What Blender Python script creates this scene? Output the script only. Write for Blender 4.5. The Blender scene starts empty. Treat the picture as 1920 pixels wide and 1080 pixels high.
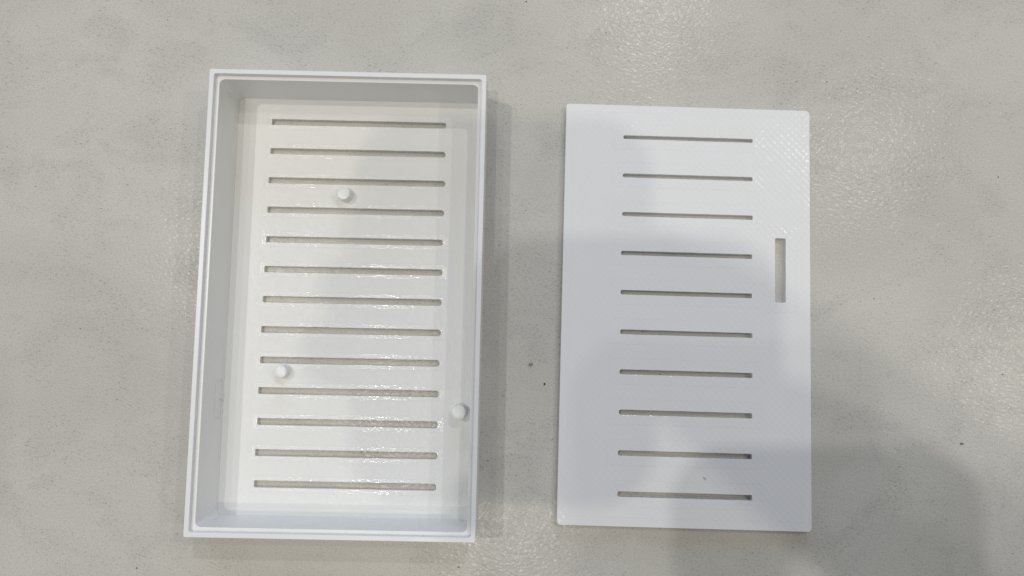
import bpy, bmesh, math, random
from mathutils import Vector, Matrix
random.seed(7)
MM = 0.001
scene = bpy.context.scene
COL = scene.collection

# ------------------------------------------------------------------ camera
CAM_Z = 250.0                                   # lens height above the floor, mm
F_PX = 1443.0                                   # focal length in pixels of a 1920 px wide frame
AX, AY = -0.0886, -0.0071
R0 = Matrix(((1, 0, 0), (0, -1, 0), (0, 0, -1)))
RC = Matrix.Rotation(AX, 3, 'X') @ Matrix.Rotation(AY, 3, 'Y') @ R0
cam_data = bpy.data.cameras.new('camera')
cam = bpy.data.objects.new('camera', cam_data)
COL.objects.link(cam)
cam_data.sensor_width = 36.0
cam_data.lens = F_PX / 1920 * 36
cam_data.clip_start = 0.005
cam_data.clip_end = 50
m3 = Matrix((RC[0], -RC[1], -RC[2])).transposed()
cam.matrix_world = Matrix.Translation((0, 0, CAM_Z * MM)) @ m3.to_4x4()
scene.camera = cam


def hit(px, py, z=0.0):
    """where the ray through a photograph pixel meets the level z (mm)"""
    d = RC.transposed() @ Vector(((px - 960) / F_PX, (py - 540) / F_PX, 1.0))
    t = (z - CAM_Z) / d.z
    return Vector((d.x * t, d.y * t, z))


# ------------------------------------------------------------------ room light
world = bpy.data.worlds.new('World')
scene.world = world
world.use_nodes = True
bg = world.node_tree.nodes['Background']
bg.inputs['Color'].default_value = (0.96, 0.98, 1.0, 1)
bg.inputs['Strength'].default_value = 0.235

LAMP_Z = 2600.0
KEL = {'warm': (1.0, 0.92, 0.78), 'neutral': (1.0, 0.97, 0.915), 'cool': (0.94, 0.97, 1.0)}
LAMPS = [  # photograph pixel where the floor mirrors the lamp, watts, tint
    (1235, 10, 10.5, 'neutral'),
    (1610, 290, 8.0, 'neutral'),
    (1915, 660, 9.0, 'warm'),
    (465, 480, 13.0, 'neutral'),
    (610, 640, 3.8, 'neutral'),
    (750, 800, 8.8, 'neutral'),
    (945, 990, 8.5, 'warm'),
]
for px, py, watt, tint in LAMPS:
    p = hit(px, py)
    k = (CAM_Z + LAMP_Z) / CAM_Z
    ld = bpy.data.lights.new('ceiling_lamp', 'AREA')
    ld.shape = 'DISK'
    ld.size = 0.062
    ld.energy = watt
    ld.color = KEL[tint]
    lo = bpy.data.objects.new('ceiling_lamp', ld)
    lo.location = (p.x * k * MM, p.y * k * MM, LAMP_Z * MM)
    COL.objects.link(lo)

win = bpy.data.lights.new('window_daylight', 'AREA')      # daylight from a window along the far side of the room
win.shape = 'RECTANGLE'
win.size, win.size_y = 1.8, 1.3
win.energy = 34
win.color = (0.46, 0.66, 1.0)
wo = bpy.data.objects.new('window_daylight', win)
wo.location = (0.3, 3.2, 1.25)
wo.rotation_euler = (math.radians(-90 + 18), 0, 0)
COL.objects.link(wo)

scene.view_settings.view_transform = 'Standard'
scene.view_settings.look = 'None'
scene.view_settings.exposure = -0.08
scene.view_settings.gamma = 1.0
scene.view_settings.use_curve_mapping = False
scene.cycles.use_denoising = True
scene.cycles.max_bounces = 8
scene.cycles.diffuse_bounces = 5
scene.cycles.caustics_reflective = False
scene.cycles.caustics_refractive = False
scene.cycles.sample_clamp_indirect = 4.0


# ------------------------------------------------------------------ node helpers
class NT:
    def __init__(self, name):
        self.mat = bpy.data.materials.new(name)
        self.mat.use_nodes = True
        self.t = self.mat.node_tree
        self.bsdf = self.t.nodes['Principled BSDF']

    def link(self, a, b):
        self.t.links.new(a, b)

    def put(self, sock, v):
        if hasattr(v, 'is_linked') or hasattr(v, 'links'):
            self.t.links.new(v, sock)
        elif v is not None:
            sock.default_value = v

    def math(self, op, a, b=None, c=None, clamp=False):
        n = self.t.nodes.new('ShaderNodeMath')
        n.operation = op
        n.use_clamp = clamp
        for s, v in zip(n.inputs, (a, b, c)):
            self.put(s, v)
        return n.outputs[0]

    def coords(self):
        c = self.t.nodes.new('ShaderNodeTexCoord')
        v = self.t.nodes.new('ShaderNodeVectorMath')
        v.operation = 'SCALE'
        self.link(c.outputs['Object'], v.inputs[0])
        v.inputs['Scale'].default_value = 1000.0        # millimetres
        return v.outputs[0]

    def xyz(self, v):
        s = self.t.nodes.new('ShaderNodeSeparateXYZ')
        self.link(v, s.inputs[0])
        return s.outputs

    def comb(self, x, y, z=0.0):
        s = self.t.nodes.new('ShaderNodeCombineXYZ')
        for i, v in zip(s.inputs, (x, y, z)):
            self.put(i, v)
        return s.outputs[0]

    def mapping(self, v, rot=0.0, scale=(1, 1, 1), loc=(0, 0, 0)):
        n = self.t.nodes.new('ShaderNodeMapping')
        self.link(v, n.inputs[0])
        n.inputs['Location'].default_value = loc
        n.inputs['Rotation'].default_value = (0, 0, rot)
        n.inputs['Scale'].default_value = scale
        return n.outputs[0]

    def noise(self, v, scale, detail=2.0, rough=0.5, color=False, dist=0.0):
        n = self.t.nodes.new('ShaderNodeTexNoise')
        self.link(v, n.inputs['Vector'])
        n.inputs['Scale'].default_value = scale
        n.inputs['Detail'].default_value = detail
        n.inputs['Roughness'].default_value = rough
        n.inputs['Distortion'].default_value = dist
        return n.outputs['Color' if color else 'Fac']

    def voronoi(self, v, scale, feature='F1', out='Distance', rnd=1.0):
        n = self.t.nodes.new('ShaderNodeTexVoronoi')
        n.feature = feature
        self.link(v, n.inputs['Vector'])
        n.inputs['Scale'].default_value = scale
        n.inputs['Randomness'].default_value = rnd
        return n.outputs[out]

    def ramp(self, f, stops):
        n = self.t.nodes.new('ShaderNodeValToRGB')
        self.link(f, n.inputs[0])
        e = n.color_ramp.elements
        while len(e) < len(stops):
            e.new(0.5)
        for k, (p, c) in zip(e, stops):
            k.position = p
            k.color = (c, c, c, 1) if isinstance(c, (int, float)) else (*c, 1)
        return n.outputs[0]

    def maprange(self, f, a, b, c=0.0, d=1.0):
        n = self.t.nodes.new('ShaderNodeMapRange')
        self.put(n.inputs[0], f)
        for i, v in enumerate((a, b, c, d)):
            n.inputs[i + 1].default_value = v
        return n.outputs[0]

    def mix(self, f, a, b, mode='MIX'):
        n = self.t.nodes.new('ShaderNodeMix')
        n.data_type = 'RGBA'
        n.blend_type = mode
        self.put(n.inputs[0], f)
        for s, v in ((n.inputs[6], a), (n.inputs[7], b)):
            self.put(s, (*v, 1) if isinstance(v, tuple) and len(v) == 3 else v)
        return n.outputs[2]

    def mixf(self, f, a, b):
        n = self.t.nodes.new('ShaderNodeMix')
        n.data_type = 'FLOAT'
        self.put(n.inputs[0], f)
        self.put(n.inputs[2], a)
        self.put(n.inputs[3], b)
        return n.outputs[0]

    def bump(self, h, dist_mm, strength=1.0, normal=None):
        n = self.t.nodes.new('ShaderNodeBump')
        n.inputs['Strength'].default_value = strength
        n.inputs['Distance'].default_value = dist_mm * MM
        if 'Filter Width' in n.inputs:
            n.inputs['Filter Width'].default_value = 0.15
        self.link(h, n.inputs['Height'])
        if normal is not None:
            self.link(normal, n.inputs['Normal'])
        return n.outputs[0]

    def principled(self, **kw):
        for k, v in kw.items():
            self.put(self.bsdf.inputs[k.replace('_', ' ')], v)
        return self.mat


def plain(name, col, rough=0.5, spec=0.5, metal=0.0):
    m = NT(name)
    v = m.noise(m.coords(), 0.35, 3.0)
    c = m.mix(v, tuple(0.88 * x for x in col), tuple(min(1, 1.1 * x) for x in col))
    m.principled(Base_Color=c, Roughness=rough, Specular_IOR_Level=spec, Metallic=metal)
    return m.mat


# ------------------------------------------------------------------ floor tile material
def floor_material():
    m = NT('pale_stone_porcelain')
    v = m.coords()
    # cloudy cement-look print
    big = m.noise(m.mapping(v, 0.35, (1, 1.5, 1)), 0.011, 4.0, 0.55, dist=0.6)
    mid = m.noise(m.mapping(v, -0.3, (1, 1.3, 1)), 0.045, 5.0, 0.62, dist=0.8)
    fine = m.noise(m.mapping(v, 0.5, (1.0, 1.9, 1)), 0.9, 3.0, 0.6)
    grain = m.noise(v, 2.6, 2.0, 0.6)
    c = m.mix(m.ramp(big, [(0.3, 0.0), (0.7, 1.0)]), (0.495, 0.482, 0.444), (0.592, 0.578, 0.538))
    blot = m.ramp(mid, [(0.36, 1.0), (0.52, 0.0)])
    c = m.mix(m.math('MULTIPLY', blot, 0.40), c, (0.455, 0.445, 0.415))
    warm = m.ramp(m.noise(v, 0.028, 3.0, 0.5), [(0.45, 0.0), (0.7, 1.0)])
    c = m.mix(m.math('MULTIPLY', warm, 0.35), c, (0.550, 0.528, 0.482))
    # short dark flecks, gathered where the print is blotchy
    fl = m.ramp(fine, [(0.30, 1.0), (0.43, 0.0)])
    fl = m.math('MULTIPLY', fl, m.maprange(mid, 0.62, 0.36, 0.12, 0.75))
    c = m.mix(m.math('MULTIPLY', fl, 0.95), c, (0.20, 0.195, 0.185))
    gr = m.ramp(grain, [(0.30, 0.80), (0.5, 1.0), (0.7, 1.08)])
    c = m.mix(1.0, c, gr, 'MULTIPLY')
    # pin-hole specks
    vo = m.voronoi(v, 0.13)
    size = m.noise(v, 0.4, 0.0)
    sp = m.math('LESS_THAN', vo, m.maprange(size, 0.46, 0.72, 0.0, 0.050))
    c = m.mix(m.math('MULTIPLY', sp, 0.65), c, (0.07, 0.065, 0.06))
    # hammered satin glaze
    wob = m.noise(m.mapping(v, 0.5, (1.0, 1.35, 1)), 0.80, 0.6, 0.5)
    small = m.noise(v, 2.2, 1.0, 0.5)
    h = m.math('ADD', m.math('MULTIPLY', wob, 0.80), m.math('MULTIPLY', small, 0.05))
    n = m.bump(h, 0.085)
    gl = m.ramp(m.noise(v, 0.55, 2.0, 0.6), [(0.40, 0.02), (0.74, 0.11)])
    m.principled(Base_Color=c, Roughness=0.165, Specular_IOR_Level=gl, Normal=n)
    return m.mat


# ------------------------------------------------------------------ printed plastic
PLA = {'cool': ((0.785, 0.791, 0.808), (0.770, 0.777, 0.793)), 'warm_cast': ((0.785, 0.785, 0.772), (0.772, 0.772, 0.757))}  # one white filament; warm and cool cast of the light put into its colour


def print_material(name, half_w, half_l, slot_hw, slot_y0, pitch, count, slot_hh, ring, edge, diag, amp, rough, spec, tone, mask_hole=None):
    """white filament laid in 0.42 mm beads: rings round the slots, frames along the edge, diagonal fill between"""
    m = NT(name)
    v = m.coords()
    x, y, z = m.xyz(v)
    last = slot_y0 - (count - 1) * pitch
    # distance to the nearest slot
    yy = m.math('SUBTRACT', slot_y0, y)
    k = m.math('ROUND', m.math('DIVIDE', yy, pitch))
    k = m.math('MINIMUM', m.math('MAXIMUM', k, 0.0), float(count - 1))
    dy = m.math('SUBTRACT', m.math('ABSOLUTE', m.math('SUBTRACT', yy, m.math('MULTIPLY', k, pitch))), slot_hh)
    dx = m.math('SUBTRACT', m.math('ABSOLUTE', x), slot_hw)
    d = m.math('MAXIMUM', dx, dy)
    e = m.math('MINIMUM', m.math('SUBTRACT', half_w, m.math('ABSOLUTE', x)),
               m.math('SUBTRACT', half_l, m.math('ABSOLUTE', y)))
    if mask_hole:
        hx, hy, hw, hh = mask_hole
        d2 = m.math('MAXIMUM', m.math('SUBTRACT', m.math('ABSOLUTE', m.math('SUBTRACT', x, hx)), hw),
                    m.math('SUBTRACT', m.math('ABSOLUTE', m.math('SUBTRACT', y, hy)), hh))
        d = m.math('MINIMUM', d, d2)
    pitch_b = 0.42
    wav = m.math('MULTIPLY', m.math('SUBTRACT', m.noise(v, 0.22, 1.0), 0.5), 0.20)

    def bead(t):
        s = m.math('FRACT', m.math('DIVIDE', m.math('ADD', t, wav), pitch_b))
        s = m.math('SUBTRACT', m.math('MULTIPLY', s, 2.0), 1.0)
        return m.math('SUBTRACT', 1.0, m.math('MULTIPLY', s, s))     # convex bead, sharp valley
    dg = m.math('MULTIPLY', m.math('ADD', m.math('MULTIPLY', x, diag), y), 0.7071)
    dn = m.math('MULTIPLY', m.math('SUBTRACT', m.math('MULTIPLY', x, diag), y), 0.7071)
    in_ring = m.math('LESS_THAN', d, ring)
    in_edge = m.math('LESS_THAN', e, edge)
    hb = m.mixf(in_ring, m.math('MULTIPLY', bead(dg), amp[1]), m.math('MULTIPLY', bead(d), amp[0]))
    hb = m.mixf(in_edge, hb, m.math('MULTIPLY', bead(e), amp[0] * 0.5))
    # bulges where the beads cross the hidden layer below, plus slow unevenness
    lump = m.math('ADD', m.math('SINE', m.math('MULTIPLY', dn, 2 * math.pi / 1.68)),
                  m.math('SINE', m.math('MULTIPLY', dg, 2 * math.pi / 1.68)))
    along = m.noise(m.mapping(v, 0, (0.55, 2.4, 1)), 1.0, 2.0, 0.6)
    slow = m.noise(v, 0.09, 2.0)
    seam = m.math('MULTIPLY', m.math('ADD', m.math('LESS_THAN', m.math('ABSOLUTE', m.math('SUBTRACT', d, ring)), 0.16),
                                     m.math('LESS_THAN', m.math('ABSOLUTE', m.math('SUBTRACT', e, edge)), 0.16)), -1.0)
    h = m.math('ADD', hb, m.math('MULTIPLY', lump, m.maprange(x, -12.0, 26.0, amp[2] * 0.5, amp[2])))
    h = m.math('ADD', h, m.math('MULTIPLY', along, amp[3]))
    h = m.math('ADD', h, m.math('MULTIPLY', slow, 0.05))
    h = m.math('ADD', h, m.math('MULTIPLY', seam, 0.016))
    n = m.bump(h, 1.0)
    st1 = m.noise(m.comb(m.math('MULTIPLY', dg, 2.6), m.math('MULTIPLY', dn, 0.30)), 1.0, 1.0, 0.6)
    st2 = m.noise(m.mapping(v, 0, (1.5, 2.6, 1)), 1.0, 1.0, 0.6)
    gl = m.mixf(in_ring, m.ramp(st1, [(0.46, 0.02), (0.70, spec * 0.6)]), m.ramp(st2, [(0.48, 0.02), (0.66, spec * 2.4)]))
    tint = m.ramp(m.noise(v, 0.05, 3.0), [(0.3, PLA[tone][1]), (0.7, PLA[tone][0])])
    m.principled(Base_Color=tint, Roughness=m.mixf(in_ring, rough + 0.12 * (diag > 0), rough), Specular_IOR_Level=gl, Normal=n)
    return m.mat


def layer_material(name, tone):
    """vertical printed walls: 0.2 mm layers"""
    m = NT(name)
    v = m.coords()
    x, y, z = m.xyz(v)
    band = m.noise(m.mapping(v, 0, (0.02, 0.02, 1.0)), 1.6, 1.0)          # uneven layers
    n = m.bump(band, 0.05)
    tint = m.ramp(m.noise(v, 0.06, 3.0), [(0.3, PLA[tone][1]), (0.7, PLA[tone][0])])
    m.principled(Base_Color=tint, Roughness=0.28, Specular_IOR_Level=0.35, Normal=n)
    return m.mat


# ------------------------------------------------------------------ mesh helpers
def link(name, mesh, mat=None, parent=None):
    o = bpy.data.objects.new(name, mesh)
    COL.objects.link(o)
    if mat is not None:
        o.data.materials.clear()
        o.data.materials.append(mat)
    if parent is not None:
        o.parent = parent
    return o


def tag(o, label, cat, kind=None, group=None):
    o['label'] = label
    o['category'] = cat
    if kind:
        o['kind'] = kind
    if group:
        o['group'] = group
    return o


def rrect(cx, cy, hw, hh, r, seg=6):
    """rounded rectangle outline, counter-clockwise; r may be a list of four radii from the +x+y corner round"""
    rs = [r] * 4 if isinstance(r, (int, float)) else r
    pts = []
    for q, (sx, sy) in enumerate(((1, 1), (-1, 1), (-1, -1), (1, -1))):
        rad = min(rs[q], hw, hh)
        for i in range(seg + 1):
            a = math.pi / 2 * (q + i / seg)
            pts.append((cx + sx * (hw - rad) + rad * math.cos(a), cy + sy * (hh - rad) + rad * math.sin(a)))
    return pts


def worn(lp, amount, step=1.6):
    """the same outline with its long sides broken up and a little uneven, as a nozzle leaves it"""
    out = []
    for (x0, y0), (x1, y1) in zip(lp, lp[1:] + lp[:1]):
        out.append((x0, y0))
        n = int(math.hypot(x1 - x0, y1 - y0) / step)
        for k in range(1, n):
            t = k / n
            out.append((x0 + (x1 - x0) * t + random.uniform(-amount, amount), y0 + (y1 - y0) * t + random.uniform(-amount, amount)))
    return out


def plate(name, loops, z0, z1, bevel=0.0, bevel_res=2):
    """flat plate in mm from closed outlines (the first outer, the rest openings), edges eased by bevel"""
    cu = bpy.data.curves.new(name, 'CURVE')
    cu.dimensions = '2D'
    cu.fill_mode = 'BOTH'
    for lp in loops:
        sp = cu.splines.new('POLY')
        sp.points.add(len(lp) - 1)
        for p, (x, y) in zip(sp.points, lp):
            p.co = (x * MM, y * MM, 0, 1)
        sp.use_cyclic_u = True
    cu.extrude = ((z1 - z0) / 2 - bevel) * MM
    cu.bevel_depth = bevel * MM
    cu.bevel_resolution = bevel_res
    cu.offset = -bevel * MM
    ob = bpy.data.objects.new(name, cu)
    COL.objects.link(ob)
    dg = bpy.context.evaluated_depsgraph_get()
    me = bpy.data.meshes.new_from_object(ob.evaluated_get(dg), depsgraph=dg)
    bpy.data.objects.remove(ob)
    bpy.data.curves.remove(cu)
    me.transform(Matrix.Translation((0, 0, (z0 + z1) / 2 * MM)))
    bm = bmesh.new()
    bm.from_mesh(me)
    bmesh.ops.remove_doubles(bm, verts=bm.verts, dist=2e-6)
    bmesh.ops.recalc_face_normals(bm, faces=bm.faces)
    bm.to_mesh(me)
    bm.free()
    me.name = name
    for p in me.polygons:
        p.use_smooth = False
    return me


def boolean_cut(me, cutter_me):
    a = bpy.data.objects.new('cut_a', me)
    b = bpy.data.objects.new('cut_b', cutter_me)
    COL.objects.link(a)
    COL.objects.link(b)
    md = a.modifiers.new('b', 'BOOLEAN')
    md.operation = 'DIFFERENCE'
    md.solver = 'EXACT'
    md.object = b
    dg = bpy.context.evaluated_depsgraph_get()
    out = bpy.data.meshes.new_from_object(a.evaluated_get(dg), depsgraph=dg)
    bpy.data.objects.remove(a)
    bpy.data.objects.remove(b)
    return out


def box_mesh(name, x0, x1, y0, y1, z0, z1):
    bm = bmesh.new()
    bmesh.ops.create_cube(bm, size=1)
    for v in bm.verts:
        v.co = Vector((x0 + (v.co.x + .5) * (x1 - x0), y0 + (v.co.y + .5) * (y1 - y0), z0 + (v.co.z + .5) * (z1 - z0))) * MM
    me = bpy.data.meshes.new(name)
    bm.to_mesh(me)
    bm.free()
    return me


def lathe(name, prof, seg=40):
    bm = bmesh.new()
    rings = []
    for r, z in prof:
        if r == 0:
            rings.append([bm.verts.new((0, 0, z * MM))])
        else:
            rings.append([bm.verts.new((r * math.cos(2 * math.pi * i / seg) * MM, r * math.sin(2 * math.pi * i / seg) * MM, z * MM)) for i in range(seg)])
    for a, b in zip(rings, rings[1:]):
        for i in range(seg):
            j = (i + 1) % seg
            if len(b) == 1:
                bm.faces.new((a[i], a[j], b[0]))
            else:
                bm.faces.new((a[i], a[j], b[j], b[i]))
    me = bpy.data.meshes.new(name)
    bm.to_mesh(me)
    bm.free()
    for p in me.polygons:
        p.use_smooth = True
    return me


def tube(name, pts, rad, seg=6):
    """thin strand through points (mm), radius list"""
    bm = bmesh.new()
    rings = []
    for i, p in enumerate(pts):
        p = Vector(p)
        t = (Vector(pts[min(i + 1, len(pts) - 1)]) - Vector(pts[max(i - 1, 0)])).normalized()
        u = t.cross(Vector((0.13, 0.21, 0.97))).normalized()
        w = t.cross(u)
        rings.append([bm.verts.new((p + (u * math.cos(2 * math.pi * k / seg) + w * math.sin(2 * math.pi * k / seg)) * rad[i]) * MM) for k in range(seg)])
    for a, b in zip(rings, rings[1:]):
        for k in range(seg):
            j = (k + 1) % seg
            bm.faces.new((a[k], a[j], b[j], b[k]))
    bm.faces.new(rings[0][::-1])
    bm.faces.new(rings[-1])
    me = bpy.data.meshes.new(name)
    bm.to_mesh(me)
    bm.free()
    for f in me.polygons:
        f.use_smooth = True
    return me


# ------------------------------------------------------------------ the floor
floor = link('floor', box_mesh('floor', -900, 900, -700, 700, -9, 0), floor_material())
floor['kind'] = 'structure'
floor['label'] = 'pale grey cement-look porcelain floor with a hammered satin glaze'

# ------------------------------------------------------------------ the open case
BW, BL, BH = 84.442, 139.509, 21.515
FLOOR_T, WALL_T, LIP_T, STEP = 2.0, 2.56, 1.42, 1.9
S_HW, S_Y0, S_P, S_N = 28.77, 59.488, 9.7473, 13
mat_wall = layer_material('white_printed_wall', 'warm_cast')
mat_rim = layer_material('white_printed_rim', 'cool')
mat_tray = print_material('white_printed_tray_floor', BW / 2 - WALL_T, BL / 2 - WALL_T, S_HW, S_Y0, S_P, S_N, 0.95, 1.5, 2.6, 1.0, (0.018, 0.013, 0.002, 0.007), 0.13, 0.30, 'warm_cast')

case = bpy.data.objects.new('case_tray', None)
COL.objects.link(case)
case.empty_display_size = 0.02
case.location = (-49.7986 * MM, 16.8134 * MM, 0)
case.rotation_euler = (0, 0, -0.0205)
tag(case, 'open white 3D-printed case with deep walls, thirteen slots and three pegs', 'case')

iw, il = BW / 2 - WALL_T, BL / 2 - WALL_T
loops = [rrect(0, 0, iw + 0.3, il + 0.3, 1.2)]
for i in range(S_N):
    y = S_Y0 - i * S_P
    loops.append(worn(rrect(0, y, S_HW + random.uniform(-.1, .1), 0.97 + 0.11 * i / 12, [0.9, 0.35, 0.35, 0.9], 5), 0.035))
link('slotted_floor', plate('slotted_floor', loops, 0.03, FLOOR_T, 0.10), mat_tray, case)

wall_me = plate('wall', [rrect(0, 0, BW / 2, BL / 2, 0.5, 4), rrect(0, 0, iw, il, 1.6, 6)], 0.0, BH - STEP, 0.10)
# shallow port pocket pressed into the inner face of the long wall
py0 = -31.0
wall_me = boolean_cut(wall_me, box_mesh('pocket', -iw - 0.30, -iw + 0.5, py0 - 6.2, py0 + 6.2, 3.4, 9.6))
link('wall', wall_me, mat_wall, case)
link('port_membrane', plate('port_membrane', [rrect(0, 0, 0.12, 5.3, 0.1, 2)], 3.9, 9.0, 0.0), mat_wall, case).location = ((-iw - 0.22) * MM, py0 * MM, 0)
link('rim_lip', plate('rim_lip', [rrect(0, 0, BW / 2, BL / 2, 0.5, 4), rrect(0, 0, BW / 2 - LIP_T, BL / 2 - LIP_T, 0.7, 5)], BH - STEP, BH, 0.16), mat_rim, case)

inv = Matrix.Rotation(0.0205, 3, 'Z')


def local(px, py, z):
    w = hit(px, py, z) - Vector((-49.7986, 16.8134, 0))
    return inv @ w


for px, py, r, h in ((643, 362, 2.15, 4.6), (525, 697, 2.05, 4.4), (858.5, 774, 2.36, 5.6)):
    p = local(px, py, FLOOR_T + h)
    prof = [(r + 0.04, -0.2), (r + 0.02, 0.6), (r, h - 0.22), (r - 0.05, h - 0.10), (r - 0.20, h - 0.01), (r - 0.22, h), (r * 0.5, h + 0.03), (0, h + 0.04)]
    link('peg', lathe('peg', prof), mat_wall, case).location = (p.x * MM, p.y * MM, FLOOR_T * MM)

# wisp of stringing hanging in front of the pocket
a, b = local(408, 744, 6.0), local(417, 754, 2.3)
a.x = -iw + 0.05
mid = (a + b) / 2 + Vector((0.5, 0.2, 0.5))
link('loose_strand', tube('loose_strand', [a, (a * 2 + mid) / 3, mid, (b * 2 + mid) / 3, b], [0.10, 0.14, 0.15, 0.16, 0.2]), mat_wall, case)

# ------------------------------------------------------------------ the lid
LW, LL, LT = 80.347, 135.931, 2.6
M_HW, M_Y0, M_P, M_N = 21.27, 57.231, 12.7974, 10
lid = bpy.data.objects.new('slotted_cover', None)
COL.objects.link(lid)
lid.location = (57.9238 * MM, 14.0035 * MM, 0)
lid.rotation_euler = (0, 0, -0.0291)
tag(lid, 'flat white 3D-printed cover plate with ten slots and one upright opening', 'cover')
linv = Matrix.Rotation(0.0291, 3, 'Z')


def llocal(px, py, z):
    return linv @ (hit(px, py, z) - Vector((57.9238, 14.0035, 0)))


ha, hb = llocal(1453.7, 446.7, LT), llocal(1473.3, 567.5, LT)
hcx, hcy, hhw, hhh = (ha.x + hb.x) / 2, (ha.y + hb.y) / 2, abs(hb.x - ha.x) / 2, abs(hb.y - ha.y) / 2
mat_lid = print_material('white_printed_lid', LW / 2, LL / 2, M_HW, M_Y0, M_P, M_N, 0.7, 3.4, 2.6, -1.0, (0.006, 0.005, 0.0085, 0.003), 0.10, 0.16, 'cool', (hcx, hcy, hhw, hhh))
holes = []
for i in range(M_N):
    y = M_Y0 - i * M_P
    holes.append((0.05 + random.uniform(-.08, .08), y, M_HW, 0.62 + 0.24 * (i / 9), [0.25, 0.6, 0.6, 0.25]))
holes.append((hcx, hcy, hhw, hhh, 0.3))
top_loops = [rrect(0, 0, LW / 2, LL / 2, [1.4, 0.9, 1.2, 1.1], 5)] + [worn(rrect(*q, 4), 0.03) for q in holes]
link('slotted_panel', plate('slotted_panel', top_loops, 0.85, LT, 0.12), mat_lid, lid)
low_loops = [rrect(0, 0, LW / 2 - 0.75, LL / 2 - 0.75, 0.6, 5)] + [rrect(q[0], q[1], q[2] + .06, q[3] + .06, q[4], 4) for q in holes]
link('underside_ledge', plate('underside_ledge', low_loops, 0.02, 0.85, 0.0), mat_rim, lid)

# ------------------------------------------------------------------ loose bits
def grain_mesh(name, r, squash, seed):
    rnd = random.Random(seed)
    bm = bmesh.new()
    bmesh.ops.create_icosphere(bm, subdivisions=2, radius=1)
    for v in bm.verts:
        v.co *= 1 + rnd.uniform(-.22, .22)
        v.co = Vector((v.co.x * r * squash[0], v.co.y * r * squash[1], max(v.co.z, -0.55) * r * squash[2])) * MM
    zmin = min(v.co.z for v in bm.verts)
    for v in bm.verts:
        v.co.z -= zmin
    me = bpy.data.meshes.new(name)
    bm.to_mesh(me)
    bm.free()
    return me


for name, px, py, r, sq, col, label, cat in (
        ('crumb', 995, 683, 0.62, (1.1, .85, .7), (0.28, 0.25, 0.19), 'tiny brownish crumb on the floor between case and cover plate', 'crumb'),
        ('grit_speck', 1021, 720, 0.33, (.8, 1.2, .7), (0.012, 0.012, 0.012), 'tiny black grit speck just below the brownish crumb', 'speck'),
        ('dirt_speck', 1803, 832, 0.5, (1.2, .8, .35), (0.22, 0.17, 0.155), 'tiny reddish brown dirt speck on the floor beyond the cover plate', 'speck')):
    o = link(name, grain_mesh(name, r, sq, int(px)), plain(name + '_matter', col, 0.6))
    p = hit(px, py)
    o.location = p * MM
    tag(o, label, cat)
p0, p1 = hit(1318, 895, LT + .1), hit(1324, 900, LT + .1)
o = link('fibre', tube('fibre', [Vector((0, 0, .03)), (p1 - p0) / 2 + Vector((.06, .08, .16)), p1 - p0], [.05, .06, .05]), plain('dark_fibre_matter', (0.03, 0.03, 0.03)))
o.location = p0 * MM
tag(o, 'tiny dark fibre lying near the bottom of the white cover plate', 'fibre')

# ------------------------------------------------------------------ the photographer above the frame (only their shadows reach the picture)
def solid_box(name, hw, hl, r, z0, z1, bevel, mat, parent, loc=(0, 0, 0)):
    o = link(name, plate(name, [rrect(0, 0, hw, hl, r, 8)], z0, z1, bevel, 3), mat, parent)
    o.location = Vector(loc) * MM
    return o


phone = bpy.data.objects.new('phone', None)
COL.objects.link(phone)
phone.location = (-2 * MM, -46 * MM, 251.5 * MM)
tag(phone, 'dark slim phone held flat above the white case, out of the picture', 'phone')
dark = plain('phone_shell', (0.03, 0.032, 0.036), 0.4)
solid_box('body', 44, 56, 17, 0, 7.5, 1.2, dark, phone)
solid_box('screen', 41.5, 53, 15, 7.45, 7.7, 0.0, plain('phone_glass', (0.01, 0.01, 0.012), 0.08), phone)
solid_box('lens_ring', 4.6, 4.6, 4.6, -0.8, 0.1, 0.2, plain('lens_rim', (0.02, 0.02, 0.02), 0.3), phone, (2, 46, 0))


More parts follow.
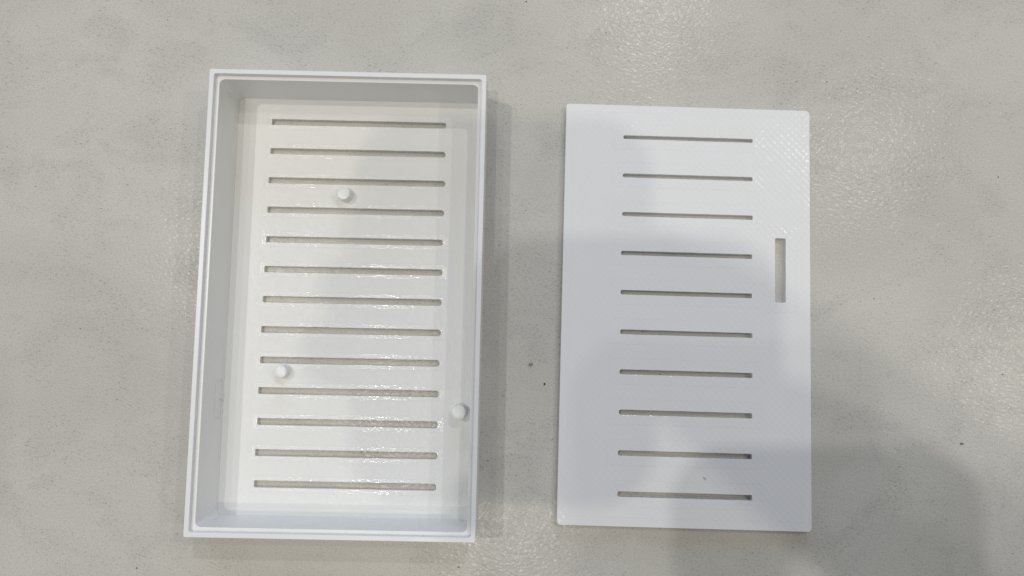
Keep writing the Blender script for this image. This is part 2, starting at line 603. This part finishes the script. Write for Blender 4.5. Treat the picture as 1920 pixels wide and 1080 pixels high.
def arm_mesh():
    ax, bx = Vector((-0.95, 0.31, 0)), Vector((0.31, 0.95, 0))
    V, E, Rr = [], [], []

    def add(p, r, prev=None):
        V.append(Vector(p) * MM)
        Rr.append(r * MM)
        if prev is not None:
            E.append((prev, len(V) - 1))
        return len(V) - 1
    wrist = add((26, -58, 345), 23)
    w2 = add((48, -74, 352), 26, wrist)
    el = add((130, -150, 385), 36, w2)
    add((235, -250, 430), 44, el)
    palm = add((0, -58, 338), 24, wrist)
    kc = Vector((-28, -50, 322))
    for off, ln, rad, z in ((-27, 1.0, 9, 1.0), (-9, 1.06, 9.5, .75), (9, 1.0, 9, .7), (26, .82, 8, .65)):
        k = add(kc + bx * off + Vector((0, 0, -abs(off) * .15)), 12, palm)
        q1 = add(kc + bx * off + ax * 17 * ln + Vector((0, 0, -18 * z)), rad, k)
        q2 = add(kc + bx * off * .9 + ax * 17 * ln + Vector((0, 0, -36 * z)), rad * .9, q1)
        add(kc + bx * off * .85 + ax * 9 * ln + Vector((0, 0, -49 * z)), rad * .8, q2)
    t1 = add(Vector((2, -84, 328)), 13, palm)
    t2 = add(Vector((-20, -92, 306)), 10.5, t1)
    add(Vector((-40, -90, 284)), 8.5, t2)
    me = bpy.data.meshes.new('arm')
    me.from_pydata(V, E, [])
    o = bpy.data.objects.new('arm_source', me)
    COL.objects.link(o)
    sk = o.modifiers.new('skin', 'SKIN')
    for i, d in enumerate(me.skin_vertices[0].data):
        d.radius = (Rr[i], Rr[i])
        d.use_root = (i == 0)
    sb = o.modifiers.new('sub', 'SUBSURF')
    sb.levels = sb.render_levels = 2
    dg = bpy.context.evaluated_depsgraph_get()
    out = bpy.data.meshes.new_from_object(o.evaluated_get(dg), depsgraph=dg)
    bpy.data.objects.remove(o)
    for f in out.polygons:
        f.use_smooth = True
    out.name = 'person'
    return out


person = link('person', arm_mesh(), plain('skin', (0.42, 0.27, 0.20), 0.5))
tag(person, 'bare forearm and hand tapping the phone screen, out of the picture', 'person')
